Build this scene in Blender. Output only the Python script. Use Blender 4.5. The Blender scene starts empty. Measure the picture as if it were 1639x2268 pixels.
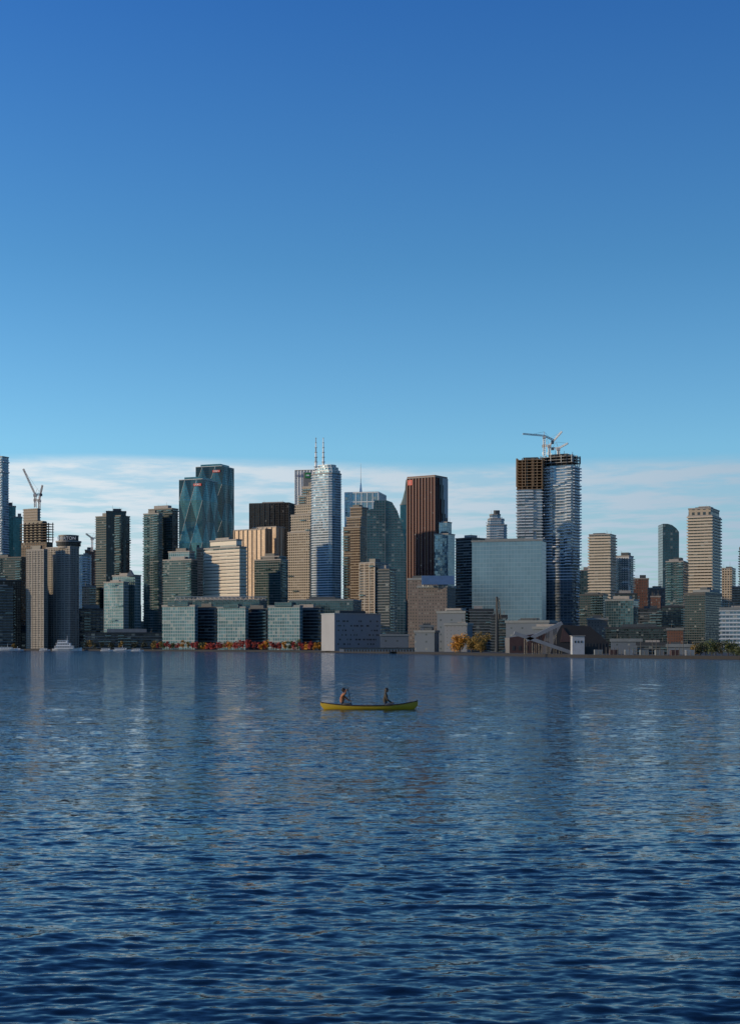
import bpy, math, random
import numpy as np
from mathutils import Vector, Matrix
random.seed(11); rng = np.random.default_rng(7)
scene = bpy.context.scene

# ---- survey: every structure was located by bearing, elevation and distance from the viewpoint
F = 3276.0; H0 = 1430.0; CX = 819.5; CAMZ = 3.6; GZ = 0.9
def sx(px, D): return (px-CX)*D/F
def sz(py, D): return CAMZ+(H0-py)*D/F

# ------------------------------------------------------------------ materials
def newmat(name):
    m = bpy.data.materials.new(name); m.use_nodes = True
    nt = m.node_tree; nt.nodes.clear()
    return m, nt
def N(nt, t, **k):
    n = nt.nodes.new(t)
    for a, b in k.items(): setattr(n, a, b)
    return n
def math_(nt, op, a, b=None, c=None):
    n = N(nt, 'ShaderNodeMath', operation=op)
    for i, v in enumerate((a, b, c)):
        if v is None: continue
        if isinstance(v, (int, float)): n.inputs[i].default_value = v
        else: nt.links.new(v, n.inputs[i])
    return n.outputs[0]
def c4(c): return (c[0], c[1], c[2], 1.0)
_pc = {}
def plain(name, col, rough=.7, metal=0.0, var=.25, scale=.6):
    if name in _pc: return _pc[name]
    m, nt = newmat(name)
    out = N(nt, 'ShaderNodeOutputMaterial'); p = N(nt, 'ShaderNodeBsdfPrincipled')
    tc = N(nt, 'ShaderNodeTexCoord'); no = N(nt, 'ShaderNodeTexNoise')
    no.inputs['Scale'].default_value = scale; no.inputs['Detail'].default_value = 5
    nt.links.new(tc.outputs['Object'], no.inputs['Vector'])
    mx = N(nt, 'ShaderNodeMixRGB')
    mx.inputs[1].default_value = c4([v*(1-var) for v in col]); mx.inputs[2].default_value = c4([min(1, v*(1+var)) for v in col])
    nt.links.new(no.outputs['Fac'], mx.inputs[0]); nt.links.new(mx.outputs[0], p.inputs['Base Color'])
    p.inputs['Roughness'].default_value = rough; p.inputs['Metallic'].default_value = metal
    nt.links.new(p.outputs[0], out.inputs[0]); _pc[name] = m
    return m

def facade(key, wall, glass, glass2, fh, bw, mu, lo, hi, metal, rough, blinds, jitter=.03, streak=0.0):
    if key in _pc: return _pc[key]
    m, nt = newmat(key); L = nt.links.new
    out = N(nt, 'ShaderNodeOutputMaterial')
    uv = N(nt, 'ShaderNodeUVMap'); sp = N(nt, 'ShaderNodeSeparateXYZ'); L(uv.outputs[0], sp.inputs[0])
    u = math_(nt, 'DIVIDE', sp.outputs[0], bw); v = math_(nt, 'DIVIDE', sp.outputs[1], fh)
    fu = math_(nt, 'FRACT', u); fv = math_(nt, 'FRACT', v)
    iu = math_(nt, 'FLOOR', u); iv = math_(nt, 'FLOOR', v)
    mask = math_(nt, 'MULTIPLY', math_(nt, 'MULTIPLY', math_(nt, 'GREATER_THAN', fu, mu), math_(nt, 'LESS_THAN', fu, 1-mu)),
                 math_(nt, 'MULTIPLY', math_(nt, 'GREATER_THAN', fv, lo), math_(nt, 'LESS_THAN', fv, hi)))
    cb = N(nt, 'ShaderNodeCombineXYZ'); L(iu, cb.inputs[0]); L(iv, cb.inputs[1]); cb.inputs[2].default_value = random.random()*50
    wn = N(nt, 'ShaderNodeTexWhiteNoise', noise_dimensions='3D'); L(cb.outputs[0], wn.inputs['Vector'])
    g = N(nt, 'ShaderNodeMixRGB'); g.inputs[1].default_value = c4(glass); g.inputs[2].default_value = c4(glass2)
    no = N(nt, 'ShaderNodeTexNoise'); no.inputs['Scale'].default_value = 1.0; no.inputs['Detail'].default_value = 4
    mp = N(nt, 'ShaderNodeMapping'); mp.inputs['Scale'].default_value = (.06 if streak == 0 else .35, .035 if streak == 0 else .012, 1)
    L(uv.outputs[0], mp.inputs[0]); L(mp.outputs[0], no.inputs['Vector'])
    mm = math_(nt, 'ADD', math_(nt, 'MULTIPLY', wn.outputs['Value'], .5), math_(nt, 'SUBTRACT', math_(nt, 'MULTIPLY', no.outputs['Fac'], 2.2), .85))
    cl = N(nt, 'ShaderNodeClamp'); L(mm, cl.inputs[0]); L(cl.outputs[0], g.inputs[0])
    bl = N(nt, 'ShaderNodeMixRGB'); bl.inputs[2].default_value = (.30, .29, .26, 1)
    L(math_(nt, 'MULTIPLY', math_(nt, 'GREATER_THAN', wn.outputs['Value'], 1-blinds), .6), bl.inputs[0]); L(g.outputs[0], bl.inputs[1])
    geo = N(nt, 'ShaderNodeNewGeometry')
    s1 = N(nt, 'ShaderNodeVectorMath', operation='SUBTRACT'); L(wn.outputs['Color'], s1.inputs[0]); s1.inputs[1].default_value = (.5, .5, .5)
    s2 = N(nt, 'ShaderNodeVectorMath', operation='SCALE'); L(s1.outputs[0], s2.inputs[0]); s2.inputs['Scale'].default_value = jitter
    s3 = N(nt, 'ShaderNodeVectorMath', operation='ADD'); L(s2.outputs[0], s3.inputs[0]); L(geo.outputs['Normal'], s3.inputs[1])
    s4 = N(nt, 'ShaderNodeVectorMath', operation='NORMALIZE'); L(s3.outputs[0], s4.inputs[0])
    pg = N(nt, 'ShaderNodeBsdfPrincipled'); L(bl.outputs[0], pg.inputs['Base Color']); L(s4.outputs[0], pg.inputs['Normal'])
    pg.inputs['Metallic'].default_value = metal; pg.inputs['Roughness'].default_value = rough
    pw = N(nt, 'ShaderNodeBsdfPrincipled'); pw.inputs['Roughness'].default_value = .75
    wv = N(nt, 'ShaderNodeMixRGB'); wv.inputs[1].default_value = c4([x*.75 for x in wall]); wv.inputs[2].default_value = c4([min(1, x*1.15) for x in wall])
    L(no.outputs['Fac'], wv.inputs[0]); L(wv.outputs[0], pw.inputs['Base Color'])
    ms = N(nt, 'ShaderNodeMixShader'); L(mask, ms.inputs[0]); L(pw.outputs[0], ms.inputs[1]); L(pg.outputs[0], ms.inputs[2])
    L(ms.outputs[0], out.inputs[0]); _pc[key] = m
    return m

ROOF = plain('roof_gravel', (.12, .12, .12)); CONC = plain('concrete', (.25, .235, .215))
WHITE = plain('white_paint', (.75, .75, .73), .5, var=.08); DARK = plain('dark_metal', (.03, .033, .035), .5)
RED = plain('red_paint', (.5, .04, .03), .5); ORNG = plain('formwork', (.24, .165, .10), .8); SLABW = plain('balcony_white', (.46, .51, .55), .5, var=.12)
SLABG = plain('balcony_grey', (.15, .17, .175), .6); SLABD = plain('balcony_dark', (.045, .055, .06), .5); SLABB = plain('balcony_beige', (.45, .39, .31), .7)
RAIL = plain('balcony_glass', (.10, .17, .19), .12, .4); STEEL = plain('galvanised_steel', (.30, .32, .33), .45, .5)
WARMW = plain('crane_white', (.55, .53, .50), .5)

# style: wall, glass, glass2, floor pitch, bay ratio, mu, lo, hi, metal, blinds, slab(material,protrude,thick), rail coverage
T = dict(
 green=((.07,.10,.10),(.008,.030,.036),(.035,.105,.11),5.6,1.1,.10,.22,1.0,.35,.07,(SLABG,.6,.18),.30),
 greend=((.04,.055,.055),(.005,.014,.018),(.02,.055,.06),5.4,1.0,.12,.22,1.0,.3,.05,(SLABD,.6,.22),.25),
 bluew=((.33,.38,.42),(.04,.075,.11),(.11,.19,.26),5.6,.9,.06,.30,1.0,.5,.08,(SLABW,.5,.20),.25),
 teal=((.04,.08,.09),(.02,.09,.11),(.05,.17,.20),5.0,.7,.05,.10,1.0,.6,.02,None,0),
 office=((.07,.10,.11),(.02,.05,.06),(.05,.12,.14),6.0,.9,.07,.18,1.0,.5,.06,None,0),
 officel=((.28,.33,.34),(.045,.10,.11),(.14,.24,.26),6.5,.8,.08,.22,1.0,.5,.12,None,0),
 band=((.66,.60,.48),(.03,.045,.05),(.08,.10,.10),7.6,3.0,.01,.52,1.0,.4,.10,(SLABB,.35,.5),0),
 bandg=((.32,.29,.23),(.015,.03,.03),(.05,.06,.06),6.4,1.2,.03,.45,1.0,.4,.10,(SLABB,1.0,.42),.0),
 black=((.010,.010,.011),(.006,.008,.010),(.016,.018,.02),5.2,.7,.20,.25,1.0,.3,.02,None,0),
 darkb=((.025,.026,.03),(.008,.016,.02),(.04,.05,.058),6.2,1.4,.06,.25,1.0,.4,.06,(SLABG,.5,.22),.15),
 gold=((.26,.18,.11),(.24,.16,.10),(.52,.38,.26),4.0,.45,.08,.06,1.0,.10,.0,None,0),
 white=((.50,.52,.53),(.06,.09,.11),(.14,.18,.2),5.0,1.1,.30,.30,.85,.4,.05,None,0),
 beige=((.34,.29,.22),(.02,.028,.03),(.06,.06,.055),5.6,1.0,.24,.28,.88,.3,.08,(SLABB,.5,.20),.1),
 brown=((.15,.105,.07),(.015,.018,.02),(.05,.045,.04),5.8,.9,.22,.25,.9,.3,.08,(SLABB,.4,.16),.08),
 conc=((.23,.21,.18),(.012,.017,.02),(.05,.05,.048),5.0,1.0,.22,.30,.90,.2,.12,(CONC,.3,.3),0),
 redst=((.075,.018,.013),(.012,.008,.010),(.04,.012,.010),4.6,1.1,.30,.30,.9,.3,.02,None,0),
 box=((.24,.33,.36),(.12,.20,.235),(.155,.25,.29),9.5,.75,.03,.05,.97,.45,.0,None,0),
 mirror=((.16,.22,.25),(.10,.17,.21),(.18,.27,.32),6.0,.9,.04,.08,1.0,.6,.05,None,0),
 brick=((.12,.10,.09),(.02,.025,.028),(.05,.05,.05),7.0,.9,.30,.35,.8,.1,.2,None,0),
 redbrick=((.13,.06,.04),(.03,.03,.03),(.08,.07,.07),6.0,.9,.3,.3,.8,.1,.2,None,0),
 shed=((.11,.14,.17),(.03,.04,.05),(.08,.10,.11),16.,1.6,.42,.55,.8,.1,.1,None,0),
 grey=((.16,.18,.20),(.02,.025,.03),(.06,.07,.07),8.0,1.1,.40,.45,.62,.1,.1,None,0),
 twin=((.22,.26,.29),(.02,.03,.04),(.14,.20,.26),6.5,1.3,.03,.20,1.0,.5,.03,(SLABW,.9,.22),.42),
)
def smat(st, D, mul=1.0):
    s = T[st]; fh = s[3]*D/F*mul
    key = 'facade_%s_%d' % (st, int(fh*100))
    return facade(key, s[0], s[1], s[2], fh, fh*s[4], s[5], s[6], s[7], s[8], {'gold':.4,'box':.28,'teal':.18}.get(st,.12), s[9],
                  jitter=.015 if st in ('box', 'teal') else .05, streak=1 if st in ('gold',) else 0), fh

# ------------------------------------------------------------------ mesh builder
class MB:
    def __init__(s): s.v=[]; s.f=[]; s.uv=[]; s.mi=[]; s.mats=[]; s.smooth=[]
    def m(s, mat):
        if mat not in s.mats: s.mats.append(mat)
        return s.mats.index(mat)
    def face(s, pts, mat, uvs=None, smooth=False):
        i0 = len(s.v); s.v.extend([tuple(p) for p in pts]); s.f.append(list(range(i0, i0+len(pts))))
        s.uv.extend(uvs if uvs else [(p[0], p[2]) for p in pts]); s.mi.append(s.m(mat)); s.smooth.append(smooth)
    def prism(s, fp, z0, z1, mat, top=None, bottom=False):
        n = len(fp); u = 0
        for i in range(n):
            a = fp[i]; b = fp[(i+1) % n]; w = math.hypot(b[0]-a[0], b[1]-a[1])
            s.face([(a[0],a[1],z0),(b[0],b[1],z0),(b[0],b[1],z1),(a[0],a[1],z1)], mat, [(u,z0),(u+w,z0),(u+w,z1),(u,z1)])
            u += w
        s.face([(p[0],p[1],z1) for p in fp], top or mat, [(p[0],p[1]) for p in fp])
        if bottom: s.face([(p[0],p[1],z0) for p in reversed(fp)], top or mat, [(p[0],p[1]) for p in reversed(fp)])
    def box(s, x0,x1,y0,y1,z0,z1,mat): s.prism([(x0,y0),(x1,y0),(x1,y1),(x0,y1)], z0, z1, mat, mat, True)
    def tube(s, p0, p1, r0, r1, mat, n=6, smooth=True):
        p0=Vector(p0); p1=Vector(p1); d=(p1-p0)
        if d.length < 1e-6: return
        q = d.to_track_quat('Z','Y'); A=[];Bq=[]
        for i in range(n):
            a=2*math.pi*i/n; o=q@Vector((math.cos(a),math.sin(a),0)); A.append(p0+o*r0); Bq.append(p1+o*r1)
        for i in range(n):
            j=(i+1)%n; s.face([A[i],A[j],Bq[j],Bq[i]], mat, smooth=smooth)
        s.face(list(reversed(A)), mat); s.face(Bq, mat)
    def profile(s, pts, y0, y1, mat, side=None):
        side = side or mat
        s.face([(x,y0,z) for x,z in pts], mat, [(x,z) for x,z in pts])
        s.face([(x,y1,z) for x,z in reversed(pts)], mat, [(x,z) for x,z in reversed(pts)])
        n=len(pts)
        for i in range(n):
            a=pts[i]; b=pts[(i+1)%n]
            s.face([(b[0],y0,b[1]),(a[0],y0,a[1]),(a[0],y1,a[1]),(b[0],y1,b[1])], side, [(y0,b[1]),(y0,a[1]),(y1,a[1]),(y1,b[1])])
    def lattice(s, p0, p1, w, n, r, mat):
        p0=Vector(p0); p1=Vector(p1); q=(p1-p0).to_track_quat('Z','Y')
        cs=[q@Vector(c) for c in ((w,w,0),(-w,w,0),(-w,-w,0),(w,-w,0))]
        for c in cs: s.tube(p0+c,p1+c,r,r,mat,4,False)
        for k in range(n):
            a=p0.lerp(p1,k/n); b=p0.lerp(p1,(k+1)/n)
            for i in range(4):
                c0=cs[i]; c1=cs[(i+1)%4]
                s.tube(a+c0,b+c1,r*.6,r*.6,mat,3,False); s.tube(b+c0,b+c1,r*.6,r*.6,mat,3,False)
    def done(s, name, loc=None, parent=None):
        V = np.array(s.v, dtype=np.float64)
        if loc is None: loc = (float(V[:,0].mean()), float(V[:,1].mean()), 0.0)
        V = V-np.array(loc)
        me = bpy.data.meshes.new(name+'_mesh'); me.from_pydata(V.tolist(), [], s.f)
        for m in s.mats: me.materials.append(m)
        me.polygons.foreach_set('material_index', s.mi); me.polygons.foreach_set('use_smooth', s.smooth)
        ul = me.uv_layers.new(name='UVMap'); ul.data.foreach_set('uv', np.array(s.uv, dtype=np.float32).ravel())
        me.update()
        o = bpy.data.objects.new(name, me); scene.collection.objects.link(o)
        if parent is None: o.location = loc
        else:
            o.parent = parent; o.location = Vector(loc)-parent.location
        return o

def expand(fp, p):
    n=len(fp); out=[]
    for i in range(n):
        a=Vector(fp[i-1]); b=Vector(fp[i]); c=Vector(fp[(i+1)%n])
        d1=(b-a).normalized(); d2=(c-b).normalized()
        n1=Vector((d1.y,-d1.x)); n2=Vector((d2.y,-d2.x)); k=(n1+n2); k=k/max(.3,(1+n1.dot(n2)))
        out.append((b.x+k.x*p, b.y+k.y*p))
    return out
def footprint(l, r, D, th=None, m=None, depth=None):
    tl=(l-CX)/F; tr=(r-CX)/F
    if m is None:
        th = math.atan(tr) if th is None else math.radians(th)
        P=(sx(r,D),D); w1=(P[0]-tl*D)/(math.cos(th)+tl*math.sin(th)); w2=depth or max(10, w1*.7)
    else:
        th = math.radians(28 if th is None else th)
        P=(sx(m,D),D); w1=(P[0]-tl*D)/(math.cos(th)+tl*math.sin(th)); w2=(tr*D-P[0])/(math.sin(th)-tr*math.cos(th)); w2=max(4,min(w2,120))
    c=math.cos(th); s_=math.sin(th)
    Lp=(P[0]-c*w1, P[1]+s_*w1); R=(P[0]+s_*w2, P[1]+c*w2); Bk=(R[0]-c*w1, R[1]+s_*w1)
    return [P,R,Bk,Lp], th
def chamfer(fp, k):
    out=[]; n=len(fp)
    for i in range(n):
        a=Vector(fp[i-1]); b=Vector(fp[i]); c=Vector(fp[(i+1)%n])
        da=(a-b).normalized()*k; dc=(c-b).normalized()*k
        out.append(tuple(b+da)); out.append(tuple(b+dc*.3+da*.3)); out.append(tuple(b+dc))
    return out
def rails(B, fp, fh, z0, z1, cov, mat, p=1.0):
    n=len(fp)
    for i in range(n):
        a=Vector(fp[i]); b=Vector(fp[(i+1)%n]); d=b-a; w=d.length
        if w<4: continue
        d.normalize(); nn=Vector((d.y,-d.x))
        if nn.y>.3: continue
        segs=max(1,int(w/(fh*2.2))); sw=w/segs
        col=[random.random()<cov*1.3 for _ in range(segs)]
        k=math.ceil(z0/fh)
        while (k+.6)*fh<z1:
            for j in range(segs):
                on = col[j] if random.random()<.8 else random.random()<cov
                if on:
                    q0=a+d*(sw*j+.15)+nn*(p*.55); q1=a+d*(sw*(j+1)-.15)+nn*(p*.55); q2=q1+nn*(p*.5); q3=q0+nn*(p*.5)
                    B.prism([tuple(q3),tuple(q2),tuple(q1),tuple(q0)], k*fh+.05*fh, k*fh+.38*fh, mat, mat, True)
            k+=1
def fins(B, fp, z0, z1, sp, w, p, mat):
    n=len(fp)
    for i in range(n):
        a=Vector(fp[i]); b=Vector(fp[(i+1)%n]); d=b-a; L_=d.length; d.normalize(); nn=Vector((d.y,-d.x))
        if nn.y>.3: continue
        k=max(1,round(L_/sp))
        for j in range(k+1):
            c=a+d*(L_*j/k); q=[c-d*w/2+nn*p, c+d*w/2+nn*p, c+d*w/2-nn*.1, c-d*w/2-nn*.1]
            B.prism([tuple(x) for x in q], z0, z1, mat, mat)
def add(B, l, r, top, D, st, th=None, m=None, depth=None, base=GZ, pent=1, cham=0, mul=1.0, slab=True, cov=None, fin=None, zbase=None):
    fp, t = footprint(l, r, D, th, m, depth)
    if cham: fp = chamfer(fp, cham)
    z0 = base if zbase is None else sz(zbase, D); z1 = sz(top, D); mat, fh = smat(st, D, mul)
    B.prism(fp, z0, z1, mat, ROOF)
    s = T[st]
    if s[10] and slab:
        sm, p, tk = s[10]; k = math.ceil(z0/fh+.01); e = expand(fp, p)
        while k*fh < z1-fh*.3:
            B.prism(e, k*fh-fh*tk*.5, k*fh+fh*tk*.5, sm, sm, True); k += 1
    c = s[11] if cov is None else cov
    if c: rails(B, fp, fh, z0, z1, c, SLABW if st in ('twin','bluew') else RAIL, 1.6)
    if fin: fins(B, fp, z0, z1, *fin)
    B.prism(expand(fp, .35), z1-.2, z1+.8, DARK if st in ('black','greend','darkb') else SLABG if D<1000 else CONC, ROOF, True)
    if pent:
        c0 = sum((Vector(q) for q in fp), Vector((0,0)))/len(fp)
        for _ in range(pent):
            k = random.uniform(.35,.6); o = Vector((random.uniform(-2,2), random.uniform(-1,1)))
            q = [tuple(c0+o+(Vector(x)-c0)*k) for x in fp]; B.prism(q, z1, z1+random.uniform(1.5,4.0)*D/1200, CONC if random.random()<.25 else SLABD, ROOF)
        for _ in range(3):
            o=c0+(Vector(fp[random.randrange(len(fp))])-c0)*random.uniform(.2,.7); h=random.uniform(1.5,6)*D/1200
            B.tube((o.x,o.y,z1),(o.x,o.y,z1+h),.13*D/1200,.06,DARK,4)
    return fp, t, z1
def simple(name, *a, **k):
    B = MB(); add(B, *a, **k); return B.done(name)
def open_frame(B, fp, z0, z1, fh, slabm, colm, sp=6.0):
    k=math.ceil(z0/fh)
    while k*fh<z1+.1:
        B.prism(expand(fp,.9), k*fh-.22, k*fh+.22, slabm, slabm, True); k+=1
    n=len(fp)
    for i in range(n):
        a=Vector(fp[i]); b=Vector(fp[(i+1)%n]); w=(b-a).length; q=max(1,int(w/sp))
        for j in range(q):
            c=a.lerp(b,j/q); B.box(c.x-.4,c.x+.4,c.y-.4,c.y+.4,z0,z1,colm)
    c0=sum((Vector(q) for q in fp),Vector((0,0)))/n
    B.prism([tuple(c0+(Vector(x)-c0)*.6) for x in fp], z0, z1+1.5, DARK, slabm)
def sign(text, fp, th, t, z, size, mat, parent, off=.5, name='sign'):
    cu = bpy.data.curves.new(name, 'FONT'); cu.body = text; cu.size = size; cu.extrude = .06; cu.align_x='CENTER'; cu.align_y='CENTER'
    cu.materials.append(mat)
    o = bpy.data.objects.new(name, cu); scene.collection.objects.link(o)
    P=Vector(fp[0]); Lp=Vector(fp[3]); q=Lp.lerp(P,t); nn=Vector((-math.sin(th),-math.cos(th)))
    q=q+nn*off; o.parent=parent; o.location=Vector((q.x,q.y,z))-parent.location; o.rotation_euler=(math.pi/2,0,-th)
    return o
def plate(B, fp, th, t, z, w, h, mat, off=.3):
    P=Vector(fp[0]); Lp=Vector(fp[3]); q=Lp.lerp(P,t); nn=Vector((-math.sin(th),-math.cos(th))); d=Vector((math.cos(th),-math.sin(th)))
    a=q-d*w/2+nn*off; b=q+d*w/2+nn*off
    B.prism([tuple(a),tuple(b),tuple(b-nn*(off+.1)),tuple(a-nn*(off+.1))], z-h/2, z+h/2, mat, mat, True)

# ------------------------------------------------------------------ terrain
land_pts=[(-3000,1700),(sx(-400,1420),1420),(sx(-150,1260),1260),(sx(0,1179),1179),(sx(350,983),983),(sx(720,786),786),(sx(900,655),655),(sx(1100,520),520),(sx(1300,437),437),(sx(1639,380),380),(sx(1900,350),350),(700,250),(3000,100)]
B=MB(); GRD=plain('ground_paving',(.035,.036,.034),.9,scale=.1); WALLQ=plain('quay_wall',(.018,.018,.018),.9)
n=len(land_pts); far=[(-9000+18000*i/(n-1),9000) for i in range(n)]
for i in range(n-1):
    a,b=land_pts[i],land_pts[i+1]; c,d=far[i+1],far[i]
    B.face([(a[0],a[1],GZ),(b[0],b[1],GZ),(c[0],c[1],GZ),(d[0],d[1],GZ)],GRD)
    B.face([(a[0],a[1],-2),(b[0],b[1],-2),(b[0],b[1],GZ),(a[0],a[1],GZ)],WALLQ)
B.done('ground',(0,0,0))
def shoreD(px):
    t=(px-CX)/F
    for i in range(n-1):
        a,b=land_pts[i],land_pts[i+1]
        ta,tb=a[0]/a[1],b[0]/b[1]
        if ta<=t<=tb:
            dx,dy=b[0]-a[0],b[1]-a[1]; s_=(t*a[1]-a[0])/(dx-t*dy); return a[1]+dy*s_
    return 400

# ------------------------------------------------------------------ water
def build_water():
    R,C=1600,1100; D0=9.5
    D=np.exp(np.linspace(math.log(D0),math.log(1300),R))[:,None]
    c=np.linspace(-1,1,C)[None,:]
    W=.33*D+5
    X=(c*W); Y=np.repeat(D,C,axis=1)
    spx=(2*W/C); spy=D*(math.log(1300/D0)/R); sp=np.maximum(spx,spy)
    Z=np.zeros_like(X)
    gust=.78+.20*np.sin(X*.021+Y*.043+1.3)+.18*np.sin(X*-.05+Y*.11+.4)+.14*np.sin(X*.13+Y*.31)+.12*np.sin(X*.37-Y*.52)
    K=130
    lam=np.exp(rng.uniform(math.log(.11),math.log(2.2),K))
    for i in range(K):
        l=lam[i]; att=np.clip((l/sp-2.0)/2.2,0,1)
        rmax=int((att[:,0]>0).sum())
        if rmax==0: continue
        ang=math.radians(-84)+rng.normal(0,.48)
        k=2*math.pi/l; kx,ky=k*math.cos(ang),k*math.sin(ang)
        sl=.0160*(1.35 if l<.45 else (.85 if l<1.0 else .5)); a=sl/k
        ph=kx*X[:rmax]+ky*Y[:rmax]+rng.uniform(0,6.28)
        s_=np.sin(ph); Z[:rmax]+=a*att[:rmax]*(s_+.2*np.cos(2*ph))*gust[:rmax]
    cy=83.6
    tr=np.clip((-3.0-X)/4,0,1)
    for k_,(dy,am) in enumerate(((-.3,.035),(.9,.03),(2.2,.02))):
        yc=cy+dy+(-X*.012*(k_-.5))
        Z+=am*tr*np.exp(-((Y-yc)/.45)**2)*np.exp(X/90.)*(1+.5*np.sin(X*1.7+k_))
    V=np.stack([X,Y,Z],-1).reshape(-1,3)
    idx=np.arange(R*C).reshape(R,C)
    q=np.stack([idx[:-1,:-1],idx[:-1,1:],idx[1:,1:],idx[1:,:-1]],-1).reshape(-1,4)
    nv=len(V); V=np.vstack([V,[[-9000,-3000,-.4],[9000,-3000,-.4],[9000,3000,-.4],[-9000,3000,-.4]]]); q=np.vstack([q,[[nv,nv+1,nv+2,nv+3]]])
    me=bpy.data.meshes.new('water_mesh'); me.vertices.add(len(V)); me.vertices.foreach_set('co',V.astype(np.float32).ravel())
    me.loops.add(q.size); me.loops.foreach_set('vertex_index',q.astype(np.int32).ravel())
    me.polygons.add(len(q)); me.polygons.foreach_set('loop_start',np.arange(0,q.size,4,dtype=np.int32))
    me.polygons.foreach_set('use_smooth',np.ones(len(q),dtype=bool))
    me.update(calc_edges=True)
    o=bpy.data.objects.new('water',me); scene.collection.objects.link(o)
    m,nt=newmat('lake_water'); L=nt.links.new
    out=N(nt,'ShaderNodeOutputMaterial'); p=N(nt,'ShaderNodeBsdfPrincipled')
    p.inputs['Base Color'].default_value=(.003,.012,.028,1); p.inputs['Roughness'].default_value=.07; p.inputs['IOR'].default_value=1.333
    geo=N(nt,'ShaderNodeNewGeometry'); sp_=N(nt,'ShaderNodeSeparateXYZ'); L(geo.outputs['Position'],sp_.inputs[0])
    mr=N(nt,'ShaderNodeMapRange'); L(sp_.outputs[1],mr.inputs[0]); mr.inputs[1].default_value=15; mr.inputs[2].default_value=160; mr.inputs[3].default_value=.50; mr.inputs[4].default_value=2.5
    acc=None
    for (scx,scy,amt) in ((5.5,15,.85),(1.3,4.0,.7),(.20,.60,.24)):
        mp=N(nt,'ShaderNodeMapping'); mp.inputs['Scale'].default_value=(scx,scy,1); mp.inputs['Rotation'].default_value=(0,0,.12); L(geo.outputs['Position'],mp.inputs[0])
        no=N(nt,'ShaderNodeTexNoise'); no.inputs['Scale'].default_value=1; no.inputs['Detail'].default_value=3; L(mp.outputs[0],no.inputs['Vector'])
        s1=N(nt,'ShaderNodeVectorMath',operation='SUBTRACT'); L(no.outputs['Color'],s1.inputs[0]); s1.inputs[1].default_value=(.5,.5,.5)
        s2=N(nt,'ShaderNodeVectorMath',operation='SCALE'); L(s1.outputs[0],s2.inputs[0]); s2.inputs['Scale'].default_value=amt
        if acc is None: acc=s2.outputs[0]
        else:
            ad=N(nt,'ShaderNodeVectorMath',operation='ADD'); L(acc,ad.inputs[0]); L(s2.outputs[0],ad.inputs[1]); acc=ad.outputs[0]
    s3=N(nt,'ShaderNodeVectorMath',operation='SCALE'); L(acc,s3.inputs[0]); L(mr.outputs[0],s3.inputs['Scale'])
    fl=N(nt,'ShaderNodeVectorMath',operation='MULTIPLY'); L(s3.outputs[0],fl.inputs[0]); fl.inputs[1].default_value=(.4,1,0)
    ad=N(nt,'ShaderNodeVectorMath',operation='ADD'); L(fl.outputs[0],ad.inputs[0]); L(geo.outputs['Normal'],ad.inputs[1])
    nm=N(nt,'ShaderNodeVectorMath',operation='NORMALIZE'); L(ad.outputs[0],nm.inputs[0]); L(nm.outputs[0],p.inputs['Normal'])
    L(p.outputs[0],out.inputs[0]); me.materials.append(m)
build_water()

# ------------------------------------------------------------------ skyline, left to right
B=MB(); add(B,-62,20,1012,1400,'bluew',m=6,pent=1); B.done('apartment_tower')
B=MB(); add(B,12,36,1122,1500,'teal'); add(B,30,50,1146,1490,'teal'); B.done('glass_tower')
B=MB(); D=1450
fp,_=footprint(48,118,D,m=104); z=sz(1200,D); mat,fh=smat('brown',D)
B.prism(fp,GZ,z,mat,CONC); open_frame(B,fp,z,sz(1156,D),fh,plain('raw_brown',(.13,.10,.08)),DARK,5)
fp2,_=footprint(53,90,D+8,m=84); B.prism(fp2,GZ,sz(1124,D),plain('raw_concrete',(.26,.23,.20)),CONC)
for k in range(5): B.prism(expand(fp2,.6),sz(1126+k*6,D)-.3,sz(1126+k*6,D)+.3,CONC,CONC,True)
B.done('construction_tower')
def luff(name,px,D,pb,pt,jx,jy,tilt=12,jm=None):
    B=MB(); x=sx(px,D); a=(x,D,sz(pb,D)); t=(x,D,sz(pt,D)); B.lattice(a,t,.9,6,.22,WARMW)
    B.box(x-1.6,x+1.6,D-1.5,D+1.5,t[2],t[2]+2.4,WARMW); top=Vector((x,D,t[2]+2))
    tip=Vector((sx(jx,D),D-tilt,sz(jy,D))); B.lattice(top,tip,.6,12,.18,jm or WARMW)
    dr=1 if jx<px else -1
    B.lattice(top,(x+dr*5,D+3,t[2]+2.6),.7,3,.2,WARMW); B.box(x+dr*5-1.2,x+dr*5+1.2,D+2,D+4,t[2]+.8,t[2]+3.2,CONC)
    ap=Vector((x+dr*1.8,D+1,t[2]+8)); B.tube((x,D,t[2]+2),ap,.2,.15,WARMW,4); B.tube(ap,tip,.09,.09,DARK,3); B.tube(ap,(x+dr*5,D+3,t[2]+3),.09,.09,DARK,3)
    return B.done(name)
PINK=plain('faded_red_paint',(.42,.22,.18),.5)
luff('tower_crane',79,1455,1124,1100,59,1042,12,PINK); luff('tower_crane',88,1462,1130,1112,101,1078,12,PINK)
luff('tower_crane',205,1700,1222,1196,196,1184)
B=MB(); D=1190
RIB=(3.2,.5,.35,CONC)
add(B,60,103,1218,D,'conc',pent=1,m=98,fin=RIB)
fp,th,z1=add(B,103,175,1212,D+4,'conc',m=156,pent=0,fin=RIB,th=35)
cx,cy=sx(145,D),D+14
def disc(r,z0,z1,mat): B.prism([(cx+r*math.cos(a*math.pi/16),cy+r*math.sin(a*math.pi/16)) for a in range(32)],z0,z1,mat,ROOF,True)
u=D/F
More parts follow.
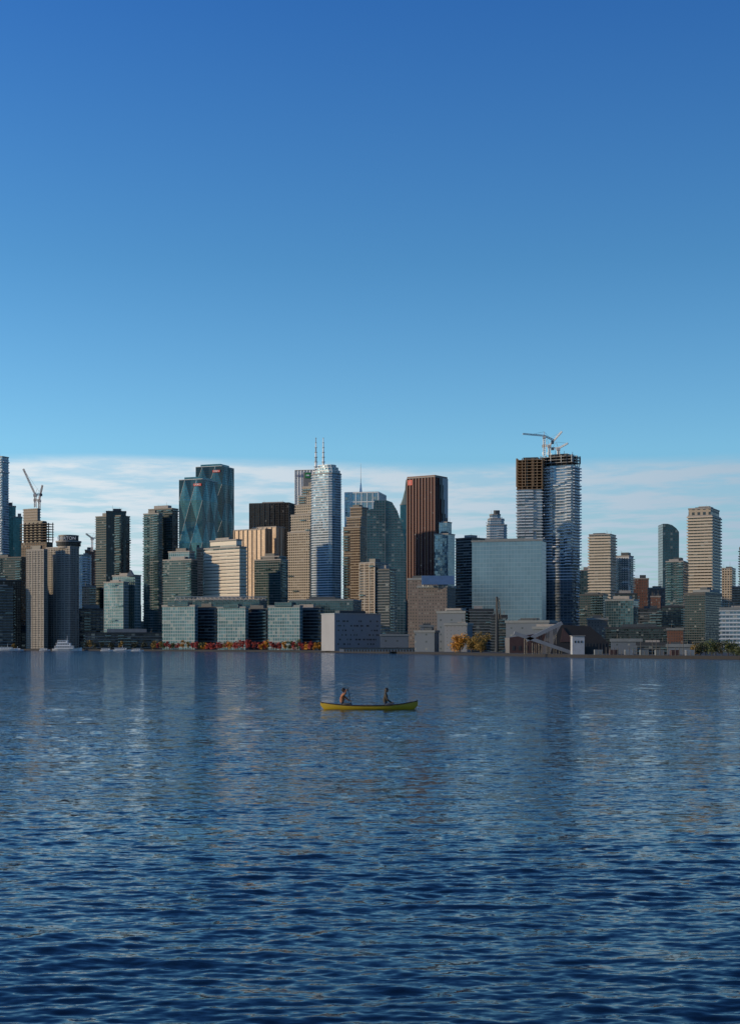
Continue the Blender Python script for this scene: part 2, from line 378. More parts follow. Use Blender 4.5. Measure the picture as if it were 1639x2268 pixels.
disc(24*u,sz(1212,D),sz(1207,D),CONC); disc(27*u,sz(1207,D),sz(1198,D),smat('black',D)[0]); disc(28.5*u,sz(1199,D),sz(1196,D),CONC); disc(22*u,sz(1196,D),sz(1184,D),DARK); disc(22.6*u,sz(1185,D),sz(1183,D),CONC)
hb=B.done('hotel_tower')
cu=bpy.data.curves.new('rooftop_sign','FONT'); cu.body='HARTON'; cu.size=3.6; cu.extrude=.1; cu.align_x='CENTER'; cu.materials.append(WHITE)
o=bpy.data.objects.new('rooftop_sign',cu); scene.collection.objects.link(o); o.parent=hb; o.location=Vector((cx,cy-22.9*u,sz(1194,D)))-hb.location; o.rotation_euler=(math.pi/2,0,0)
simple('office_block',-70,62,1235,1230,'greend',m=48,th=20); simple('office_block',-80,47,1287,1205,'black',pent=2)
simple('apartment_tower',-40,30,1300,1195,'darkb')
B=MB(); add(B,175,203,1230,1420,'bluew',cham=3.5); B.done('apartment_tower')
simple('office_tower',189,216,1219,1750,'redbrick'); simple('office_tower',183,213,1300,1300,'beige'); simple('office_block',172,232,1350,1235,'darkb',pent=2)
B=MB(); add(B,213,288,1143,1300,'greend',m=268); add(B,236,280,1134,1304,'greend',pent=1,slab=False,cov=0); B.done('apartment_tower')
B=MB(); add(B,231,286,1290,1140,'officel',m=274,cov=.3); add(B,250,313,1275,1152,'officel',m=300,cov=.3); B.profile([(sx(281,1150),sz(1276,1150)),(sx(297,1150),sz(1276,1150)),(sx(289,1150),sz(1262,1150))],1150,1158,SLABG); B.done('apartment_block')
B=MB(); add(B,319,360,1138,1245,'green',m=352,cov=.3); add(B,330,395,1127,1255,'greend',m=382,cov=.3); B.done('apartment_tower')
B=MB(); add(B,362,438,1240,1130,'green',m=424); add(B,374,432,1222,1136,'officel',m=420); B.done('apartment_tower')

def faceted(name,l,m,r,top,D,th,k_):
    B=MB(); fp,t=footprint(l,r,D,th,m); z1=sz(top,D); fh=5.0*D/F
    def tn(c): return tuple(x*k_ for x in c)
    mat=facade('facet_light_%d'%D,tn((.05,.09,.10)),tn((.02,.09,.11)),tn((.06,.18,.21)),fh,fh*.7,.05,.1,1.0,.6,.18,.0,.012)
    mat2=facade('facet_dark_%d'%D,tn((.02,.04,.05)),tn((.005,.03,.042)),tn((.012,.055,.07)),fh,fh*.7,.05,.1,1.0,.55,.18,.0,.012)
    for i in (0,3,1,2):
        a=Vector(fp[i]); b=Vector(fp[(i+1)%4]); w=(b-a).length; d=(b-a).normalized(); nn=Vector((d.y,-d.x))
        nc=2*max(1,round(w/15)); nr=2*max(1,round((z1-GZ)/44)); dz=(z1-GZ)/nr
        def P(ci,ri):
            o_=.55 if (ci%2 and ri%2) else (-.55 if (ci%2==0 and ri%2==0 and 0<ci<nc) else 0)
            q=a+d*(w*ci/nc)+nn*o_; return (q.x,q.y,GZ+dz*ri),(w*ci/nc+i*100,GZ+dz*ri)
        for ci in range(nc):
            for ri in range(nr):
                c00,c10,c11,c01=P(ci,ri),P(ci+1,ri),P(ci+1,ri+1),P(ci,ri+1)
                if (ci+ri)%2==0: tris=((c00,c10,c01),(c10,c11,c01))
                else: tris=((c00,c10,c11),(c00,c11,c01))
                for T_ in tris:
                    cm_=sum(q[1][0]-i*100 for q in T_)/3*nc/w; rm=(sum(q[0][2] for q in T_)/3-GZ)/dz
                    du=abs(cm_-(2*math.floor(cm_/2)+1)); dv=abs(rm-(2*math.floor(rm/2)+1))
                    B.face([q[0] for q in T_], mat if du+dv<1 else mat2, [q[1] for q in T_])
                e=(c10[0],c01[0]) if (ci+ri)%2==0 else (c00[0],c11[0])
                B.tube(e[0],e[1],.16,.16,STEEL,3,False)
    B.prism([tuple(q) for q in fp],z1-.1,z1+.5,STEEL,ROOF)
    B.prism(expand(fp,-4),z1,z1+3,smat('teal',D)[0],ROOF)
    plate(B,fp,t,.80,z1-5.5,9,2.4,RED,1.0)
    o=B.done(name); sign('ORBEC',fp,t,.80,z1-5.5,2.2,WHITE,o,1.1)
    return o
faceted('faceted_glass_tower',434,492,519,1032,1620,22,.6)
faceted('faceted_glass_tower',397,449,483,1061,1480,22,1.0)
B=MB(); add(B,436,450,1215,1440,'brown'); B.done('office_tower')
B=MB(); add(B,453,546,1212,1120,'band',m=531,pent=0,th=40); add(B,466,536,1196,1126,'band',m=524,th=40,mul=2.2,slab=False); B.done('office_building')
simple('black_office_tower',553,656,1114,1750,'black',m=640,th=15,pent=1,fin=(6,.5,.5,DARK))
GF=plain('gold_fin',(.34,.24,.155),.5)
B=MB(); add(B,519,600,1172,1400,'gold',m=588,th=32,pent=0,fin=(5.5,.8,.7,GF)); add(B,560,628,1167,1432,'gold',m=612,th=32,pent=0,fin=(5.5,.8,.7,GF)); B.done('gold_glass_tower')
B=MB(); add(B,564,638,1240,1160,'green',m=622); add(B,578,634,1233,1166,'office',m=618); B.done('apartment_tower')
B=MB(); D=1900; fp,th,z1=add(B,654,728,1041,D,'white',m=714,th=12,pent=0,fin=(4,1.2,.6,WHITE))
for px in (699,715.5):
    x=sx(px,D); zt=sz(966,D); N_=7
    for k in range(N_):
        a=z1+(zt-z1)*k/N_; b=z1+(zt-z1)*(k+1)/N_; r0=1.35*(1-k/N_)+.35; B.tube((x,D+15,a),(x,D+15,b),r0,r0*.9,WHITE if (k%2 or px>710) else STEEL,8)
        B.tube((x,D+15,b-.5),(x,D+15,b),r0*1.7,r0*1.7,STEEL,8)
o=B.done('bank_tower'); sign('NBO',fp,th,.17,z1-7,5.0,plain('sign_blue',(.03,.06,.18)),o,1.4)
B=MB(); D=1380
for i,(l,r,t) in enumerate(((638,700,1178),(645,702,1140),(654,704,1118),(662,706,1098),(670,708,1078))):
    fp,th,z1=add(B,l,r,t,D+i*7,'beige',m=r-14,th=30,pent=1 if i==4 else 0)
B.box(sx(672,D+34),sx(689,D+34),D+34,D+44,z1,sz(1046,D+34),CONC)
B.box(sx(676,D+34),sx(688,D+34),D+33.4,D+34.1,sz(1059,D+34),sz(1047,D+34),plain('sign_green',(.02,.22,.06)))
B.box(sx(678.5,D+34),sx(685.5,D+34),D+33.1,D+33.5,sz(1054.5,D+34),sz(1051.5,D+34),WHITE)
B.done('stepped_stone_tower')
B=MB(); D=1290
add(B,686,760,1048,D,'bluew',m=736,cham=4,pent=0,cov=.0,th=36,fin=None)
for i,(l,r,t) in enumerate(((690,757,1040),(695,753,1033),(701,748,1027))):
    fp,_=footprint(l,r,D+4+i*2,36,m=(l+r)/2+13-i*2); fp=chamfer(fp,4); m_,fh=smat('mirror',D); B.prism(fp,sz(1048,D),sz(t,D),m_,ROOF); fins(B,fp,sz(1048,D),sz(t,D)+.3,3,.35,.3,WHITE); B.prism(expand(fp,.4),sz(t,D),sz(t,D)+.5,WHITE,ROOF)
B.done('apartment_tower')
B=MB(); D=1900; fp,th,z1=add(B,764,855,1090,D,'mirror',m=838,th=12,pent=0,fin=(7,.8,.5,WHITE))
for k in range(4): B.prism(expand(fp,.5),z1-k*12-.6,z1-k*12+.4,WHITE,WHITE,True)
x=sx(799,D); B.tube((x,D+20,z1),(x,D+20,z1+14),2,.6,WHITE,6); B.tube((x,D+20,z1+14),(x,D+20,sz(1022,D)),.4,.15,STEEL,5)
B.done('office_tower')
B=MB(); D=1330
for i,(l,r,t) in enumerate(((761,812,1168),(768,814,1146),(776,816,1124))): add(B,l,r,t,D+i*6,'brown',m=r-15,pent=1 if i==2 else 0)
B.done('stepped_stone_tower')
B=MB(); D=1240; mt,fh=smat('green',D); mt=facade('sail_glass',(.13,.18,.19),(.012,.042,.052),(.05,.13,.145),fh,fh*1.2,.09,.16,1.0,.5,.14,.05)
pts=[(812,1440),(876,1440)]+[(897,1400),(898,1300),(898,1240),(895,1195),(889,1160),(880,1132),(868,1112),(856,1108)]+[(829,1108),(829,1126),(812,1130)]
pp=[(sx(a,D),sz(b,D)) for a,b in pts]; pp[0]=(pp[0][0],GZ); pp[1]=(sx(897,D),GZ)
B.profile(pp,D,D+26,mt,mt)
k=1
while k*fh<sz(1112,D):
    z=k*fh; xl=sx(829,D) if z>sz(1128,D) else sx(812,D); rr=[q for q in pp[1:10]]; xr=pp[1][0]
    for (x0,z0),(x1,z1_) in zip(rr,rr[1:]):
        if z0<=z<=z1_: xr=x0+(x1-x0)*(z-z0)/(z1_-z0)
    B.box(xl-.3,xr+.3,D-.5,D+26.4,z-.16,z+.16,SLABG); k+=1
B.box(sx(853,D)-.3,sx(853,D)+.3,D-.9,D,GZ,sz(1109,D),SLABG)
B.done('curved_glass_tower')
B=MB(); add(B,797,876,1262,1080,'darkb',m=862,cov=.2); add(B,797,858,1247,1084,'brown',m=830,th=35,fin=(4,.6,.4,SLABB)); B.done('apartment_tower')
B=MB(); D=1800; fp,th,z1=add(B,886,912,1118,D,'teal',pent=0,cham=2); c0=sum((Vector(q) for q in fp),Vector((0,0)))/len(fp)
for r0,r1,a,b in ((7,4,0,8),(4,1.6,8,18),(1.2,.3,18,31)): B.tube((c0.x,c0.y,z1+a),(c0.x,c0.y,z1+b),r0,r1,plain('spire_green',(.08,.12,.12)),8)
B.done('spired_tower')
B=MB(); D=1550; fp,th,z1=add(B,902,990,1056,D,'redst',m=963,th=33,pent=0,fin=(3.6,1.0,.8,plain('red_granite',(.085,.022,.016),.5)))
B.prism(expand(fp,.2),z1,z1+2,_pc['red_granite'],ROOF)
P=Vector(fp[0]); Rr=Vector(fp[1]); d=(Rr-P).normalized(); nn=Vector((d.y,-d.x)); w=(Rr-P).length
BG=plain('pale_granite',(.42,.41,.40),.6)
for i in range(16):
    z_=z1-i*7.5; f0=.28+.04*min(i,8)+(.06 if i%2 else 0)
    if i<8:
        a=P+d*w*f0+nn*1.2; b=P+d*w*min(.98,f0+.26)+nn*1.2
        B.prism([tuple(a),tuple(b),tuple(b-nn*1.5),tuple(a-nn*1.5)],z_-7.5,z_,DARK,DARK,True)
    a=P+d*w*min(.80,f0+.22)+nn*1.05; b=P+d*w+nn*1.05
    B.prism([tuple(a),tuple(b),tuple(b-nn*1.3),tuple(a-nn*1.3)],z_-7.5,z_,BG,BG,True)
plate(B,fp,th,.12,z1-4.5,5.5,5.5,RED,1.2); plate(B,fp,th,.12,z1-4.5,2.4,2.4,plain('mark_red_light',(.55,.2,.18)),1.35)
B.done('red_granite_tower')
B=MB(); add(B,962,1007,1183,1420,'mirror',m=992); add(B,972,1000,1157,1430,'mirror',m=990); B.done('glass_tower')
B=MB(); add(B,1009,1078,1192,1260,'darkb',m=1044,th=45,pent=1); B.done('office_tower')
B=MB(); D=1500; add(B,1078,1122,1163,D,'bluew',cham=3,pent=0); add(B,1080,1116,1150,D+3,'bluew',cham=3,pent=0); add(B,1084,1108,1140,D+6,'bluew',cham=3,pent=1); B.done('apartment_tower')
B=MB(); fp,th,z1=add(B,1045,1209,1197,800,'box',pent=0,m=1200,th=17); B.prism(expand(fp,-6),z1,z1+1.8,SLABG,ROOF); B.done('glass_office_building')
B=MB(); D=1350; fpA,_=footprint(1145,1200,D+6,th=14,depth=32); fpB,_=footprint(1197,1283,D,th=30,m=1266)
mA,fh=smat('twin',D)
for fp,lo,hi,om in ((fpA,1076,1012,ORNG),(fpB,1024,1006,CONC)):
    z0=math.floor(sz(lo,D)/fh)*fh; B.prism(fp,GZ,z0,mA,CONC)
    k=1
    while k*fh<z0:
        B.prism(expand(fp,.7+.4*math.sin(k*.5)),k*fh-.30,k*fh+.30,SLABW if k*fh>62 else SLABD,SLABW,True); k+=1  # dark lower slabs paint in the shade on the tower's lower part
    rails(B,fp,fh,75,z0,.50,SLABW,2.2); rails(B,fp,fh,10,75,.10,SLABW,2.2)
    open_frame(B,fp,z0,sz(hi,D),fh,om,DARK if om is CONC else ORNG,4.5)
    fins(B,fp,z0+fh,sz(hi,D),9,.5,1.1,ORNG if om is ORNG else STEEL)
for k in range(8):
    px=1205+k*9.5; zt=sz(1003,D); B.tube((sx(px,D),D+12,zt),(sx(px,D),D+12,zt+random.uniform(1,4)),.25,.2,STEEL,4)
B.done('construction_tower')
B=MB(); x=sx(1204,D); zb=sz(1012,D); zt=sz(972,D); B.lattice((x,D-2,zb),(x,D-2,zt),.9,9,.2,WARMW); B.box(x-1.3,x+1.3,D-3.5,D-.8,zt,zt+2.2,WARMW)
B.lattice((x,D-2,zt+2.6),(sx(1156,D),D-6,sz(963,D)),.55,14,.17,WARMW); B.lattice((x,D-2,zt+2.6),(sx(1226,D),D,sz(975,D)),.6,5,.18,WARMW)
B.box(sx(1220,D),sx(1226,D),D-1.4,D+1,sz(977,D)-2.6,sz(976,D),CONC); ap=(x,D-2,sz(957,D)); B.tube((x,D-2,zt+2),ap,.3,.2,WARMW,4)
B.tube(ap,(sx(1170,D),D-5,sz(965,D)),.1,.1,DARK,3); B.tube(ap,(sx(1222,D),D,sz(974,D)),.1,.1,DARK,3); B.done('tower_crane')
luff('tower_crane',1216,D+10,1008,992,1240,960,12,WHITE); luff('tower_crane',1236,D+8,1006,998,1256,983,4,WHITE)
simple('apartment_tower',1304,1363,1184,1250,'bandg',m=1350,th=24,pent=1)
B=MB(); add(B,1362,1402,1232,1300,'white',m=1392,th=26,cov=.4); B.done('apartment_tower')
simple('office_block',1283,1306,1264,1500,'office'); simple('brick_building',1402,1436,1282,1500,'redbrick'); simple('brick_building',1434,1472,1303,1400,'brick'); simple('office_block',1440,1462,1322,1200,'redbrick')
B=MB(); D=1500; m_,fh=smat('office',D); pts=[(1467,1440),(1503,1440),(1503,1178),(1497,1170),(1488,1163),(1478,1160),(1467,1160)]
pp=[(sx(a,D),sz(b,D)) for a,b in pts]; pp[0]=(pp[0][0],GZ); pp[1]=(pp[1][0],GZ); B.profile(pp,D,D+24,m_,m_); B.done('curved_glass_tower')
simple('apartment_tower',1474,1523,1244,1150,'green',m=1512,th=22,pent=2)
B=MB(); D=1200; fp,th,z1=add(B,1523,1595,1142,D,'bandg',m=1575,th=26,pent=0,mul=1.05)
add(B,1524,1592,1126,D+2,'beige',m=1573,th=26,slab=False,pent=2,mul=2.2,zbase=1140); B.done('apartment_tower')
simple('apartment_tower',1597,1628,1259,1600,'beige',m=1620,th=24); simple('apartment_tower',1637,1700,1212,1500,'green')
simple('office_block',1620,1680,1300,1400,'brown')
B=MB(); add(B,1516,1596,1316,620,'greend',m=1560,th=32,cov=0); add(B,1536,1590,1310,626,'office',m=1570,th=32); B.done('office_building')
B=MB(); add(B,1594,1720,1349,560,'bluew',pent=2,mul=1.6,cov=0); B.done('office_building')
simple('apartment_block',1283,1345,1318,900,'greend',m=1335,th=26,pent=2); simple('apartment_block',1340,1413,1330,860,'office',m=1402,th=25,pent=2); simple('apartment_block',1362,1410,1316,1000,'greend',pent=2)
simple('office_block',1405,1470,1350,900,'darkb'); simple('office_block',1466,1520,1345,880,'greend',pent=2); simple('brick_building',1476,1512,1395,640,'redbrick')
simple('brick_building',1340,1480,1392,700,'greend',pent=3); simple('brick_building',1300,1345,1372,760,'brick')
simple('office_block',903,985,1283,760,'brick',m=970,th=20,pent=2); B=MB(); fp,th,z1=add(B,925,1009,1300,740,'brick',m=990,th=20,pent=0); B.box(sx(934,738),sx(1006,738),739,741,z1+1.2,z1+5.6,plain('blue_hoarding',(.10,.18,.32),.5))
for k in range(7): B.tube((sx(937+k*11,738),740,z1),(sx(937+k*11,738),740,z1+1.3),.12,.12,STEEL,4)
B.done('brick_building')
def quay_block(name,l,m,r,top,D,st='officel'):
    B=MB(); fp,th,z1=add(B,l,m,top,D,st,m=m-4,th=24,pent=0,mul=1.15); add(B,m-10,r,top+4,D+9,'darkb',m=r-6,th=24,mul=1.15,slab=True,cov=.25,pent=2)
    B.prism(expand(fp,-5),z1,z1+2.6,smat('office',D)[0],ROOF); return B.done(name)
quay_block('glass_waterfront_building',360,436,486,1342,1020); quay_block('glass_waterfront_building',482,548,598,1346,960); quay_block('glass_waterfront_building',594,668,716,1343,905)
B=MB(); add(B,388,592,1328,1060,'office',pent=3,m=575,th=12)
D=1056
for k in range(21):
    a=388+k*9.6; B.tube((sx(a,D),D,sz(1330,D)),(sx(a+4.8,D),D,sz(1322,D)),.25,.25,STEEL,4); B.tube((sx(a+4.8,D),D,sz(1322,D)),(sx(a+9.6,D),D,sz(1330,D)),.25,.25,STEEL,4)
B.box(sx(388,D),sx(592,D),D-.4,D+.4,sz(1322,D)-.3,sz(1322,D)+.3,STEEL); B.done('office_block')
B=MB(); add(B,640,800,1330,930,'office',pent=3,m=782,th=12); B.done('office_block')
B=MB(); D=770; fp,th=footprint(712,843,D,62,741); z1=sz(1360,D); B.prism(fp,GZ,z1,plain('cast_concrete',(.24,.25,.265),.7,scale=.15,var=.15),ROOF); B.prism(expand(fp,.2),z1,z1+.5,STEEL,ROOF); B.prism(expand(fp,-6),z1,z1+2,SLABD,ROOF)
P=Vector(fp[0]); Rr=Vector(fp[1]); d=(Rr-P).normalized(); nn=Vector((d.y,-d.x)); w=(Rr-P).length
GW=plain('window_glass',(.03,.035,.045),.15)
for k in range(80):
    s_=random.uniform(.03,.95)*w; zz=random.choice((4,6.4,8.8,11.2,13.6,16)); a=P+d*s_+nn*.06; b=a+d*random.choice((.5,.9)); B.prism([tuple(a),tuple(b),tuple(b-nn*.2),tuple(a-nn*.2)],zz,zz+.8,GW,GW,True)
B.done('concrete_building')
simple('office_block',842,905,1408,720,'shed',pent=2)
B=MB(); D=668; B.box(sx(756,D+40),sx(925,D),D,D+8,GZ,sz(1436,D),plain('grey_cladding',(.26,.28,.30),.6)); B.box(sx(756,D+40)-.5,sx(925,D)+.5,D-.6,D+9,sz(1436,D),sz(1434.5,D),DARK)
for k in range(24):
    x=sx(762+k*6.6,D); B.box(x,x+.8,D-.06,D+.1,sz(1443,D),sz(1438.5,D),DARK)
B.done('quay_shed')
simple('warehouse',918,972,1400,650,'shed',m=962,th=20); simple('factory_building',968,1050,1357,665,'shed',m=1030,th=24,pent=3); simple('factory_building',984,1046,1384,640,'grey',m=1034,th=20,pent=2)
simple('factory_building',1040,1092,1352,660,'darkb',pent=2); simple('warehouse',930,960,1388,690,'grey')
B=MB(); D=610; add(B,1088,1122,1366,D,'darkb',pent=1); x=sx(1099,D); B.tube((x,D-2,GZ),(x,D-2,sz(1322,D)),.7,.5,DARK,8); B.lattice((x+1.2,D-2,sz(1372,D)),(x+.4,D-2,sz(1326,D)),.5,6,.12,DARK); B.done('silo_building')
simple('warehouse',1120,1232,1378,600,'shed',m=1215,th=22,pent=2); simple('warehouse',1180,1262,1392,560,'shed',m=1250,th=22,pent=1)
RUST=plain('rust_cladding',(.065,.035,.032),.7)
B=MB(); D=535; B.profile([(sx(1128,D),GZ),(sx(1268,D),GZ),(sx(1268,D),sz(1412,D)),(sx(1200,D),sz(1402,D)),(sx(1128,D),sz(1412,D))],D,D+20,RUST,ROOF)
for k in range(9): x=sx(1134+k*14,D); B.box(x,x+.9,D-.08,D+.1,GZ+1,GZ+2.6,DARK)
B.done('brick_warehouse')
B=MB(); D=500; HD=plain('dark_cladding',(.022,.021,.022),.7)
B.profile([(sx(1218,D),GZ),(sx(1348,D),GZ),(sx(1348,D),sz(1424,D)),(sx(1306,D),sz(1387,D)),(sx(1244,D),sz(1383,D)),(sx(1234,D),sz(1400,D))],D,D+32,HD,HD)
B.profile([(sx(1240,D),sz(1422,D)),(sx(1270,D),sz(1422,D)),(sx(1246,D),sz(1390,D))],D-.3,D,RUST,RUST)
for k in range(8): x=sx(1290+k*7,D); B.box(x,x+.35,D-.1,D+.05,GZ,sz(1425,D),DARK)
B.done('storage_shed')
B=MB(); D=470
CONV=plain('conveyor_cladding',(.20,.215,.23),.6)
def conveyor(a,b):
    p0=Vector((sx(a[0],D),D,sz(a[1],D))); p1=Vector((sx(b[0],D),D,sz(b[1],D))); d=(p1-p0).normalized(); up=Vector((-d.z,0,d.x))*(.55 if d.x>0 else -.55)
    q=[p0-up,p1-up,p1+up,p0+up]; B.profile([(v.x,v.z) for v in q],D-.9,D+.9,CONV,CONV)
    for k in range(1,5):
        c=p0.lerp(p1,k/5); B.lattice((c.x,D,GZ),(c.x,D,c.z-.5),.35,3,.07,DARK)
conveyor((1138,1402),(1266,1446)); conveyor((1165,1418),(1244,1380)); B.done('conveyor_bridge')
B=MB(); D=455; B.box(sx(1267,D),sx(1294,D),D,D+4,GZ,sz(1409,D),plain('pale_cladding',(.36,.38,.40),.6)); B.box(sx(1265,D),sx(1296,D),D-.3,D+4.3,sz(1409,D),sz(1407.5,D),CONC)
for k in range(3): B.box(sx(1272+k*7,D),sx(1275+k*7,D),D-.07,D+.1,sz(1424,D),sz(1419,D),DARK)
B.box(sx(1290,D),sx(1326,D),D+3,D+9,GZ,sz(1432,D),HD); B.done('pump_house')
simple('quay_shed',1352,1420,1420,480,'shed'); simple('quay_shed',1410,1478,1428,460,'darkb'); simple('quay_shed',1476,1530,1432,455,'shed')
B=MB()
for k in range(26):
    px=1325+k*8.5; D=shoreD(px)+8; x=sx(px,D); B.tube((x,D,GZ),(x,D,GZ+random.choice((1.2,1.4,4.2,2.2))),.1,.08,DARK,5)
    if k%4==0: B.box(x-.8,x+1.6,D+2,D+4,GZ,GZ+1.5,random.choice((STEEL,SLABG,RUST)))
B.done('quay_equipment')
B=MB(); D=1215
TEN=plain('tent_canvas',(.32,.27,.22),.8)
for k,(px,w,h) in enumerate(((96,26,1396),(128,34,1386),(158,24,1398))):
    x=sx(px,D); r=w*D/F*.62; zb=sz(1412,D); zt=sz(h,D); nn_=12
    ring=[(r*math.cos(2*math.pi*a/nn_),r*.8*math.sin(2*math.pi*a/nn_)) for a in range(nn_)]
    for a in range(nn_):
        p,q=ring[a],ring[(a+1)%nn_]; f=.35
        B.face([(x+p[0],D+p[1],GZ),(x+q[0],D+q[1],GZ),(x+q[0],D+q[1],zb),(x+p[0],D+p[1],zb)],DARK)
        B.face([(x+p[0],D+p[1],zb),(x+q[0],D+q[1],zb),(x+q[0]*f,D+q[1]*f,zb+(zt-zb)*.45),(x+p[0]*f,D+p[1]*f,zb+(zt-zb)*.45)],TEN)
        B.face([(x+p[0]*f,D+p[1]*f,zb+(zt-zb)*.45),(x+q[0]*f,D+q[1]*f,zb+(zt-zb)*.45),(x,D,zt)],TEN)
B.done('event_tent')
simple('ferry_terminal',-40,95,1400,1225,'darkb',pent=3); simple('ferry_terminal',190,362,1403,1110,'darkb',pent=3); simple('office_block',60,200,1388,1250,'brown',pent=2)
B=MB(); px=-80
while px<1760:
    w=random.uniform(14,40); D=random.uniform(1700,2300)
    add(B,px,px+w,random.uniform(1318,1385),D,random.choice(('conc','brick','greend','office','brown','darkb')),pent=1,slab=False,cov=0); px+=w*.8
px=-80
while px<1000:
    w=random.uniform(18,50); D=1290
    add(B,px,px+w,random.uniform(1372,1405),D,random.choice(('greend','office','brown','darkb')),pent=1,slab=False,cov=0); px+=w*.9
B.done('distant_city_blocks')

# ------------------------------------------------------------------ trees
def leafmat(name,a,b):
    m,nt=newmat(name); L=nt.links.new; out=N(nt,'ShaderNodeOutputMaterial'); p=N(nt,'ShaderNodeBsdfPrincipled'); p.inputs['Roughness'].default_value=.7
    g=N(nt,'ShaderNodeNewGeometry'); mx=N(nt,'ShaderNodeMixRGB'); mx.inputs[1].default_value=c4(a); mx.inputs[2].default_value=c4(b); L(g.outputs['Random Per Island'],mx.inputs[0]); L(mx.outputs[0],p.inputs['Base Color']); L(p.outputs[0],out.inputs[0]); return m
BARK=plain('bark',(.05,.04,.03),.9)
LR=leafmat('leaf_red',(.24,.02,.02),(.36,.05,.03)); LO=leafmat('leaf_orange',(.38,.16,.01),(.50,.24,.02)); LG=leafmat('leaf_green',(.03,.055,.015),(.08,.09,.02)); LY=leafmat('leaf_brown',(.14,.10,.02),(.28,.17,.03)); LDG=leafmat('leaf_dark',(.02,.03,.012),(.045,.05,.02))
def tree(B,x,y,H,W,mat,nl,ls):
    B.tube((x,y,GZ),(x,y,GZ+H*.45),H*.03,H*.018,BARK,6)
    cl=[]
    for k in range(11):
        a=random.uniform(0,6.28); r=random.uniform(.05,.36)*W; z=GZ+H*random.uniform(.28,.85); c=Vector((x+r*math.cos(a),y+r*math.sin(a),z)); cl.append((c,random.uniform(.17,.28)*W))
        B.tube((x,y,GZ+H*random.uniform(.2,.42)),c,H*.013,H*.005,BARK,4)
    for k in range(nl):
        c,r=random.choice(cl); v=Vector((random.gauss(0,1),random.gauss(0,1),random.gauss(0,.8))).normalized()*r*random.uniform(.4,1.15); p=c+v
        n1=Vector((random.uniform(-1,1),random.uniform(-1,1),random.uniform(-1,1))).normalized(); t1=n1.orthogonal().normalized()*ls*random.uniform(.6,1.3); t2=n1.cross(t1)*.7
        B.face([p-t1,p-t2,p+t1,p+t2],mat)
D=shoreD(1018)+10
B=MB(); tree(B,sx(1018,D),D,7.4,8.5,LO,2600,.27); B.done('autumn_maple_tree')
B=MB(); D=shoreD(1044)+12; tree(B,sx(1044,D),D,7.2,5.5,LY,1600,.25); B.done('autumn_tree')
B=MB(); D=shoreD(1066)+14; tree(B,sx(1066,D),D,8.2,7.0,LY,2200,.25); B.done('autumn_tree')
B=MB(); px=338
while px<716:
    D=shoreD(px)+14+random.uniform(0,6); tree(B,sx(px,D),D,random.uniform(4.2,6.8),random.uniform(3.4,5.4),random.choice((LR,LR,LR,LO,LY,LG,LY)),200,.42); px+=random.uniform(5,12)
B.done('waterfront_tree_row')
B=MB(); px=1538
while px<1720:
    D=shoreD(px)+14+random.uniform(0,6); tree(B,sx(px,D),D,random.uniform(2.6,4.6),random.uniform(3,4.6),random.choice((LDG,LG,LG,LY)),460,.2); px+=random.uniform(8,14)
B.done('waterfront_tree_row')
B=MB()
for px in (-10,12,30,192,201,210,226,248,270,300,318): D=shoreD(px)+25; tree(B,sx(px,D),D,random.uniform(4,9),random.uniform(4,6),random.choice((LDG,LDG,LY)),170,.45)
B.done('waterfront_tree_row')

# ------------------------------------------------------------------ boats
def boat(name,px,D,Ln,decks,mast=True):
    B=MB(); x0=sx(px,D); h=Ln*.07; w=Ln*.12
    st=[(-.5,.8,0),(-.3,1,0),(.1,1,0),(.35,.7,.2),(.5,.03,.6)]
    for (a,wa,ra),(b,wb,rb) in zip(st,st[1:]):
        for s_ in (-1,1):
            q=[(x0+a*Ln,D+s_*w*wa*.6,-.2),(x0+b*Ln,D+s_*w*wb*.6,-.2),(x0+b*Ln,D+s_*w*wb,h*(1+rb)),(x0+a*Ln,D+s_*w*wa,h*(1+ra))]
            B.face(q if s_<0 else q[::-1],WHITE)
        B.face([(x0+a*Ln,D-w*wa,h*(1+ra)),(x0+b*Ln,D-w*wb,h*(1+rb)),(x0+b*Ln,D+w*wb,h*(1+rb)),(x0+a*Ln,D+w*wa,h*(1+ra))],CONC)
    B.face([(x0-.5*Ln,D+w*.8,h),(x0-.5*Ln,D+w*.48,-.2),(x0-.5*Ln,D-w*.48,-.2),(x0-.5*Ln,D-w*.8,h)],WHITE)
    z=h
    for k in range(decks):
        a=x0-Ln*(.42-.05*k); b=x0+Ln*(.22-.1*k); hh=max(.9,Ln*.09)
        B.box(a,b,D-w*.7,D+w*.7,z,z+hh,WHITE); B.box(a-.2,b+.3,D-w*.8,D+w*.8,z+hh,z+hh+.15,WHITE)
        nw=int((b-a)/1.2)
        for j in range(nw): B.box(a+.2+j*1.2,a+1.0+j*1.2,D-w*.7-.05,D-w*.7+.02,z+hh*.4,z+hh*.8,DARK)
        z+=hh+.15
    if mast: B.tube((x0,D,z),(x0,D,z+Ln*.16),.12,.06,WHITE,5)
    return B.done(name)
boat('ferry_boat',150,1060,21,3); boat('motor_boat',18,1090,15,1); boat('motor_boat',40,1100,9,1); boat('motor_boat',100,1080,8,1,False); boat('motor_boat',238,1000,9,1,False); boat('motor_boat',272,980,12,1); boat('motor_boat',305,970,8,1,False)
boat('sailing_boat',5,1110,10,1)

